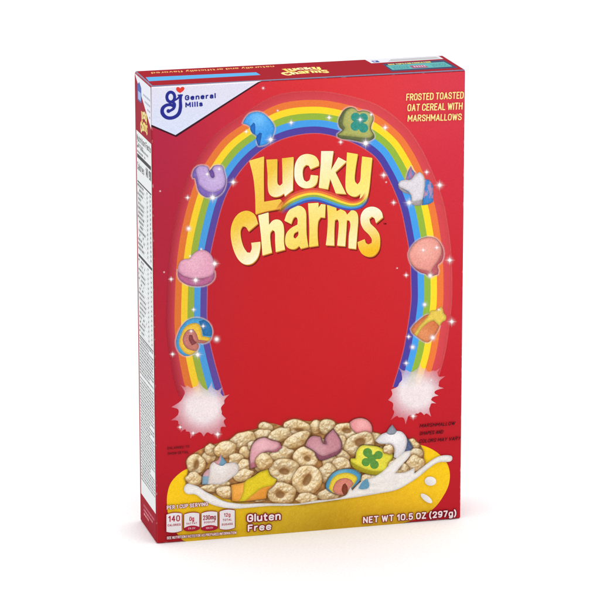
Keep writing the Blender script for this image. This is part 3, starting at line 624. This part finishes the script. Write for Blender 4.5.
mallow('printed_marshmallow', 'yellow green clover hat marshmallow at the right of the printed bowl', [
 (z4([(100,470),(105,430),(150,430),(165,350),(215,300),(300,300),(370,310),(420,330),(500,345),(528,400),(518,450),(505,500),(500,570),(430,598),(340,598),(230,575),(130,525)]), speck((160,148,26))),
 (z4([(105,430),(150,430),(165,350),(215,302),(300,302),(370,312),(420,332),(497,348),(522,400),(505,450),(488,490),(484,520),(430,555),(340,560),(230,532),(130,480),(102,455)]), speck((222,212,62), 8, (232,224,92), (368,452), 7))], Lm, extra=lambda k: leaves(k, zz(340,415,10,[(272,372),(382,396),(255,468),(340,492)]), [4.6,4.2,4.2,4.4], (92,148,62)))
mallow('printed_marshmallow', 'blue, yellow and pink rainbow marshmallow in the middle of the printed bowl', [
 (z3([(265,530),(285,475),(330,425),(400,402),(470,405),(530,440),(522,490),(430,575),(400,595),(330,585),(280,560)]), speck((76,148,184), 8, (110,172,200), (340,472), 6)),
 (z3([(285,548),(310,480),(360,440),(430,430),(492,455),(500,485),(430,575),(400,595),(320,580)]), speck((226,200,62))),
 (z3([(318,555),(345,495),(400,470),(450,480),(475,512),(430,572),(400,597),(340,588)]), speck((210,130,112))),
 (z3([(385,560),(395,520),(412,508),(430,540),(425,580),(400,596)]), speck((132,62,40)))], Lm)
mallow('printed_marshmallow', 'white unicorn marshmallow with grey horn at the right of the printed bowl', [
 (zg([(228,100),(262,140),(284,180),(255,215),(190,278),(215,210),(235,150)]), speck((84,96,128), 22)),
 (zg([(32,135),(70,95),(120,78),(200,72),(238,108),(244,150),(226,212),(188,265),(155,245),(158,190),(130,160),(60,155)]), speck((218,212,214), 8, (240,236,238), (394,438), 7)),
 (zg([(106,82),(125,50),(146,28),(162,50),(178,72),(160,92),(125,95)]), speck((140,148,160), 14))], Lm)
cereal(388, 449, 5.2, 4.8, 0, None, Lm+1.6, .98, 93, 'printed_cereal_piece')
cereal(394, 465, 6.5, 5.5, -15, None, Lm+1.7, .95, 94, 'printed_cereal_piece')
# milk
mk = Ink('front', Lm+3)
def milk(x, y):
    n = fbm(x*.22, y*.5, 3)[:, None]; d = np.minimum(seg_dist(milkA, x, y), seg_dist(milkB, x, y))[:, None]
    v = 198+36*np.clip(d/1.8, 0, 1)+(n-.5)*26; return np.hstack([v, v*.985-1, v*.965-2])
milkA = smooth([(183.5,489),(186.5,483.5),(192,484.2),(198,486.2),(205,491),(213,495),(222,500),(233,502.5),(245,503.4),(258,502.8),(272,503),(290,503.3),(300,503),(316,500),(330,499),(345,495),(350,486.5),(352,490),(361,481),(371,477.5),(381,472),(392,461.5),(404,451.5),(410.8,450),(409,456),(402,464),(395,472.5),(404,472),(414.5,467),(414,473),(423,466),(433,458.5),(441,455.2),(450.5,455.3),(452,458.4),(449.5,461.2),(438,462),(429,467.5),(420,475),(410,482),(396,489.5),(380,492.8),(360,496.2),(340,499),(317,502.2),(290,505.2),(268,505.6),(250,507.2),(232,508.2),(216,505.6),(204,500.5),(195,494),(187,493.5)], 4, 70)
HOLE = smooth(zz(230,400,4,[(512,352),(528,325),(548,312),(556,340),(548,352),(528,356)]), 3, 60)
milkB = HOLE
mk.fill([milkA], milk, g=1.2); mk.fill(HOLE, speck((96,150,178)), g=1, dn=.3)
mk.stroke([(392,487),(404,481),(412,475.5)], [.8,1.5,.7], (236,232,230), dn=.4)
mk.stroke([(200,489.5),(212,497.5),(226,503),(240,504.6)], [.8,1.6,1.6,.7], (234,232,232), dn=.4)
mk.stroke([(384,480),(392,470.5),(403,459)], [.7,1.6,.8], (238,234,232), dn=.4)
mk.build('printed_milk', front, M_FOOD)
for x, y, a, b, rot in ((430,480.8,5.8,4.6,5),(426,498,7,2.8,38)):
    k = Ink('front', Lm+3); tt = np.linspace(0, 2*math.pi, 20, endpoint=False); cr_, sr_ = math.cos(math.radians(rot)), math.sin(math.radians(rot))
    k.fill([(x+a*math.cos(t)*cr_-b*math.sin(t)*sr_, y+a*math.cos(t)*sr_+b*math.sin(t)*cr_) for t in tt], grad((x-a, y+b), (206,202,198), (x+a*.5, y-b), (246,242,240)), g=1.5)
    k.build('printed_milk_drop', front, M_FOOD)

# ------------------------------------------------------------------ lettering on the front
tx = Ink('front', 50); CREAM = (252,240,150)
for t, a, b, c in (('FROSTED TOASTED',(405.8,100.4),(463.0,98.3),7.0),('OAT CEREAL WITH',(407.0,111.0),(461.8,109.2),7.1),('MARSHMALLOWS',(407.2,121.4),(461.0,119.8),6.7)):
    stroke_text(tx, t, a, b, c, CREAM, t=.135, gap=.14, shear=.04)
tx.build('product_description', front, M_TEXT)
def outlined(ink, t, a, b, c, col=(238,226,228), oc=(128,12,30), w=.09, bold=.17, gap=.16):
    stroke_text(ink, t, a, b, c, oc, t=bold, grow=w, dn=0, gap=gap); stroke_text(ink, t, a, b, c, col, t=bold, dn=1.8, gap=gap)
gf = Ink('front', 50); outlined(gf, 'Gluten', (246.6,521.8), (280.4,519.4), 7.9, w=.13, bold=.19, gap=.10); outlined(gf, 'Free', (247.2,531.2), (271.2,529.3), 6.9, w=.13, bold=.2, gap=.10); gf.build('gluten_free_lettering', front, M_TEXT)
nw = Ink('front', 50); outlined(nw, 'NET WT 10.5 OZ (297g)', (362.6,523.0), (455.8,515.9), 6.6, w=.11, bold=.19, gap=.13); nw.build('net_weight_lettering', front, M_TEXT)
DK = (40,2,10)
sm = Ink('front', 50)
for t, a, b in (('MARSHMALLOW',(419,427.4),(454.3,424.6)),('SHAPES AND',(419,435),(442.5,433.2)),('COLORS MAY VARY',(418.6,442.8),(459.8,439.6))): stroke_text(sm, t, a, b, 3.6, DK, t=.15, gap=.12, shear=.22)
sm.build('shape_notice', front, M_TEXT)
sm = Ink('front', 50)
for t, a, b in (('ENLARGED TO',(167.4,449.3),(189.2,447.4)),('SHOW DETAIL',(167.4,454.6),(188.4,452.8))): stroke_text(sm, t, a, b, 2.5, DK, t=.13, gap=.13)
sm.build('detail_notice', front, M_TEXT)
nf = Ink('front', 50); RED = (164,18,46); BG = (226,220,222)
outlined(nf, 'PER 1 CUP SERVING', (166.6,509.2), (207.6,505.4), 3.9, w=.10)
outlined(nf, 'SEE NUTRITION FACTS FOR AS PREPARED INFORMATION', (166.6,538.9), (236,533.4), 2.7, w=.12, bold=.14)
nf.build('nutrition_heading', front, M_TEXT)
def badge(x0, x1, yt, yb, dn_, lines, foot):
    k = Ink('front', 50); sk = -.075
    def y_(x, y): return y+sk*(x-x0)
    xs = np.linspace(x0, x1, 9); m = (x0+x1)/2; h = (x1-x0)/2
    top = [(x, y_(x, yt+1.3*((x-m)/h)**2)) for x in xs]; sgn = -1.3 
    bot = [(x, y_(x, yb-1.3*((x-m)/h)**2)) for x in xs[::-1]]
    k.fill(inset(top+bot, -.7), (150,16,38)); k.fill(top+bot, BG, dn=.6)
    if foot:
        k.fill([(x, y_(x, yb-5.2+1.9*((x-m)/h)**2)) for x in xs]+bot, RED, dn=1)
        stroke_text(k, foot, (m-3.6, y_(m-3.6, yb-1.5)), (m+3.6, y_(m+3.6, yb-1.5)), 1.8, (232,200,206), t=.13, dn=1.4, gap=.12)
    for t, w, y, c in lines:
        stroke_text(k, t, (m-w/2, y_(m-w/2, y)), (m+w/2, y_(m+w/2, y)), c, RED, t=.17 if c > 3 else .2, dn=1.4, gap=.16)
    k.build('nutrition_badge', front, M_TEXT, 'small white badge reading '+' '.join(l[0] for l in lines).lower())
badge(166.2,181.4,513.0,532.6,0,[('140',11.6,521.8,6.2),('CALORIES',13,526.2,2.3)],None)
badge(183.9,198.9,512.8,530.8,0,[('0g',4.6,521.2,4.6),('SAT FAT',10.6,524.4,1.9)],'0% DV')
badge(201.2,217.0,511.6,530.4,0,[('230mg',12.6,519.9,4.8),('SODIUM',11,523.2,2.0)],'10% DV')
badge(219.3,234.4,509.8,529.6,0,[('12g',6.4,516.8,3.8),('TOTAL',9,521,2.2),('SUGARS',11,525.4,2.2)],None)

# ------------------------------------------------------------------ left side panel
sp_ = Ink('side', 0)
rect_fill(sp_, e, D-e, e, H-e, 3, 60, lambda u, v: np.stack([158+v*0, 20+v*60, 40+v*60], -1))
side = sp_.build('side_panel', box, M_TOP)
def zrow(y):  # height on the carton of a mark that meets the front fold at photo row y
    return float(on_front(np.array([152.0+(y-80)*.012]), np.array([float(y)]))[1][0])
def srect(ink, u0, u1, z0, z1, col, dn=0.0):
    ink.raw(np.array([u0, u1, u1, u0]), np.array([z0, z0, z1, z1]), [(0, 3, 2, 1)], col, dn, mapped=True)
def stext(ink, t, u0, u1, z, cap, col, bold=.15, dn=1.0):
    # on this face the reader's left is the back edge (large depth)
    stroke_text(ink, t, (u0, z), (u1, z), 0, col, t=bold, dn=dn, gap=.14, mapped=True, up=(0, cap))
sc_ = Ink('side', 1); zc = zrow(126)
sc_.raw(np.array([D-.0012, .0006, .0006]), np.array([H-.0008, H-.0008, zrow(130)]), [(0, 1, 2)], (226,228,236), mapped=True)
uu = D*.78
for i in range(12):
    z0 = H-.010-i*.0036; u0 = max(.0025, 0); lim = (D-.0012)*(1-(H-z0)/(H-zrow(130)))*.92
    u = .003
    while u < min(lim-.004, .021):
        wd = random.uniform(.0015, .0035); srect(sc_, u, min(u+wd, lim-.003), z0, z0+.0013, (150,160,180), .5); u += wd+.0008
(lu,), (lz,) = on_side(np.array([139.6]), np.array([93.5]))
srect(sc_, lu-.0058, lu+.0058, lz-.0050, lz+.0045, (44,84,166), .6); srect(sc_, lu-.0042, lu+.0040, lz-.0040, lz+.0010, (150,178,220), .9)
sc_.raw(np.array([lu-.0058, lu, lu+.0058]), np.array([lz+.0045, lz+.0072, lz+.0045]), [(0, 2, 1)], (36,76,160), 1.1, mapped=True)
(su,), (sz,) = on_side(np.array([144.2]), np.array([123.0]))
sc_.build('printed_corner', side)
def mini_title(face, parent, umap, layer, name):
    k = Ink(face, layer)
    for (ps, p0, c0, p1, c1) in LETS:
        def mp(P):
            P = np.asarray(P); return umap((P[:, 0]-230)/154, (P[:, 1]-150)/116)
        for d, col in ((0.02, (150,70,20)), (0, None)):
            polys = [np.stack(mp(p+np.array((d*60, d*90))), -1) for p in ps]
            vs = []; es = []; px = []
            for P, p in zip(polys, ps):
                b = len(vs); vs += [Vector(v) for v in P]; es += [(b+i, b+(i+1) % len(P)) for i in range(len(P))]
            sc2 = 1000.0
            r = delaunay_2d_cdt([v*sc2 for v in vs], es, [], 0, 1e-4)
            X = np.array([tuple(v) for v in r[0]])/sc2; T = np.array([f for f in r[2] if len(f) == 3]); c = X[T].mean(1)
            T = T[inside(polys, c[:, 0], c[:, 1])]
            k.raw(X[:, 0], X[:, 1], T, col or tuple((np.array(c0)+np.array(c1))/2), 0 if col else .8, mapped=True)
    return k.build(name, parent, M_TEXT)
mini_title('side', side, lambda a, b: (su+.0105-a*.021, sz+.0075-b*.015+(a-.5)*.001), 3, 'side_title')
nt_ = Ink('side', 1)
zt, zb = zrow(144.5), zrow(514.5); U0, U1 = .0012, D-.0035
srect(nt_, U0, U1, zb, zt, (226,230,230))
def uf(t): return U1-.0015-(U1-U0-.003)*t       # 0 = reader's left, 1 = the front fold
stext(nt_, 'Nutrition Facts', uf(0), uf(1), zt-.0062, .0042, (24,24,26), .19)
def words(z, h, t0, t1, col, dens=.85, wmin=.03, wmax=.09):
    t = t0
    while t < t1-.02:
        w = random.uniform(wmin, wmax)
        if random.random() < dens: srect(nt_, uf(t), uf(min(t+w, t1)), z, z+h, col, 1)
        t += w+.022
GR = (112,116,116); BK = (26,26,28)
words(zt-.0105, .0014, 0, .8, GR); words(zt-.0135, .0014, 0, .6, GR)
stext(nt_, 'Calories', uf(0), uf(.45), zrow(160), .0030, (40,40,42)); 
srect(nt_, uf(0), uf(1), zrow(171.6), zrow(167.6), BK, 1)
stext(nt_, '140', uf(.62), uf(.78), zrow(186)+.002, .006, (60,60,62)); stext(nt_, '190', uf(.84), uf(1), zrow(186)+.002, .006, (60,60,62))
stext(nt_, 'Calories', uf(0), uf(.5), zrow(187)+.002, .005, (50,50,52))
srect(nt_, uf(0), uf(1), zrow(196.5), zrow(195), BK, 1)
def rows(y0, y1, n, h=.0015, table=True, thin=True):
    for i in range(n):
        y = y0+(y1-y0)*(i+.7)/n; zr_ = zrow(y)
        if table:
            words(zr_, h, random.choice((0, 0, .04)), random.uniform(.35, .55), (96,100,100)); words(zr_, h, .66, .74, (140,144,144), 1, .06, .08); words(zr_, h, .88, .96, (130,134,134), 1, .06, .08)
            if thin: srect(nt_, uf(0), uf(1), zr_-.0010, zr_-.0008, (176,180,180), 1)
        else: words(zr_, h, 0, random.choice((1, 1, 1, .7)), (120,124,124), 1, .03, .12)
rows(197, 266, 15); srect(nt_, uf(0), uf(1), zrow(272.4), zrow(269.6), BK, 1)
rows(273, 350, 16, .0013); srect(nt_, uf(0), uf(1), zrow(353.4), zrow(352.2), BK, 1)
rows(354, 392, 12, .0012, False); rows(394, 500, 34, .0011, False)
nt_.build('nutrition_table', side)
fo = Ink('side', 1)
for i, (zz0, t1, c_) in enumerate(((zrow(524), .9, (202,96,116)),(zrow(528.5), .75, (214,120,134)),(zrow(532.5), .5, (222,140,150)))):
    t = .15
    while t < t1:
        w = random.uniform(.03, .09); srect(fo, uf(t), uf(t+w), zz0, zz0+.0014, c_, 0); t += w+.025
fo.build('side_footer', side)

# ------------------------------------------------------------------ top
tp = Ink('top', 0)
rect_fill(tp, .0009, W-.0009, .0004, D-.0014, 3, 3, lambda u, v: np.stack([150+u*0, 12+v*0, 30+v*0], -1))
topp = tp.build('top_panel', box, M_TOP)
def tq(ink, pts, col, dn=0.0): ink.fill([p for p in pts], col, dn=dn)
cy = Ink('top', 1); tq(cy, [(145.6,78.0),(256,73.0),(260.5,75.7),(148.9,82.0)], (72,160,214)); cy.build('blue_tear_strip', topp)
tt_ = Ink('top', 1)
stroke_text(tt_, 'naturally and artificially flavored', (273.5,66.4), (151.0,73.0), (1.2,1.5), (232,176,96), t=.14, gap=.16)
tt_.build('top_lettering', topp, M_TEXT)
xl, yl = on_top(np.array([285.5,333.5,285.5,290.5]), np.array([76.4,73.8,76.4,69.0])); vx = xl[1]-xl[0]
u0_, v0_ = float(xl[0])-.001, float(yl[0])
dv = float(on_top(np.array([300.]), np.array([67.6]))[1][0])-v0_
mini_title('top', topp, lambda a, b: (u0_+a*vx, v0_+(1-b)*dv*.92), 1, 'top_title')
wl = Ink('top', 1)
tq(wl, [(365,60.4),(438.5,56.8),(443.5,59.6),(371.5,64.0)], (212,212,220)); tq(wl, [(388,62.4),(391,60.0),(436,57.4),(441,59.3)], (176,176,178), .5)
tq(wl, [(371.0,61.6),(377.6,61.2),(380.0,62.9),(373.8,63.3)], (44,56,140), .9); tq(wl, [(372.9,61.9),(375.3,61.8),(376.3,62.5),(374.0,62.7)], (190,194,220), 1.2)
wl.build('brand_strip', topp)
tl = Ink('top', 1)
tq(tl, [(382.5,64.6),(443.5,60.6),(458.0,68.6),(391.5,72.2)], (26,40,84)); tq(tl, [(386,66.3),(444,62.6),(452.5,67.2),(392.6,70.7)], (72,162,160), .5)
stroke_text(tl, 'BOX TOPS FOR EDUCATION', (389,65.9), (431,63.2), (-1.3,-1.1), (214,190,90), t=.16, dn=1)
tq(tl, [(409,66.5),(424,65.6),(429,68.2),(413,69.1)], (150,60,98), 1); 
for i in range(5): tq(tl, [(413+i*2.5,66.8-i*.15),(414.2+i*2.5,66.7-i*.15),(416+i*2.5,67.8-i*.15),(414.8+i*2.5,67.9-i*.15)], (222,196,212), 1.5)
for r_ in range(3):
    for s0, s1 in ((391,406),(430,444)):
        x = s0+r_*1.4
        while x < s1+r_*1.4:
            w = random.uniform(1.2, 3); y = 67.4+r_*1.1-(x-391)*.062; tq(tl, [(x, y),(x+w, y-w*.06),(x+w+.4, y-w*.06+.35),(x+.4, y+.35)], (28,70,96), 1); x += w+.8
tl.build('coupon_panel', topp)

# ------------------------------------------------------------------ ground
import bmesh
bm = bmesh.new(); bmesh.ops.create_grid(bm, x_segments=8, y_segments=8, size=60); me = bpy.data.meshes.new('ground'); bm.to_mesh(me); bm.free(); me.materials.append(M_WHITE)
g = add('ground', me); g.location = (0, 0, -.0002); g['kind'] = 'structure'; g['label'] = 'seamless white studio surface under the box'

# ------------------------------------------------------------------ light
w = bpy.data.worlds.new('World'); sc.world = w; w.use_nodes = True
w.node_tree.nodes['Background'].inputs['Color'].default_value = (1, 1, 1, 1); w.node_tree.nodes['Background'].inputs['Strength'].default_value = .68
def lamp(name, loc, tgt, size, power, col=(1, 1, 1)):
    l = bpy.data.lights.new(name, 'AREA'); l.shape = 'RECTANGLE'; l.size, l.size_y = size; l.energy = power; l.color = col
    o = bpy.data.objects.new(name, l); COL.objects.link(o); o.location = loc
    o.rotation_euler = (Vector(tgt)-Vector(loc)).to_track_quat('-Z', 'Y').to_euler(); return o
lamp('added_overhead_fill', (.1, .6, 3.6), (.1, .6, 0), (8.0, 8.0), 222)  # added area light, out of view, that drives the ground to pure white
lamp('key_softbox', (1.2, -1.6, 1.5), (.1, 0, .14), (1.0, 1.0), 3)

sc.view_settings.view_transform = 'Standard'; sc.view_settings.look = 'None'; sc.view_settings.exposure = 0; sc.view_settings.gamma = 1
sc.cycles.transparent_max_bounces = 48; sc.cycles.use_denoising = True; sc.cycles.max_bounces = 8
sc.render.film_transparent = False
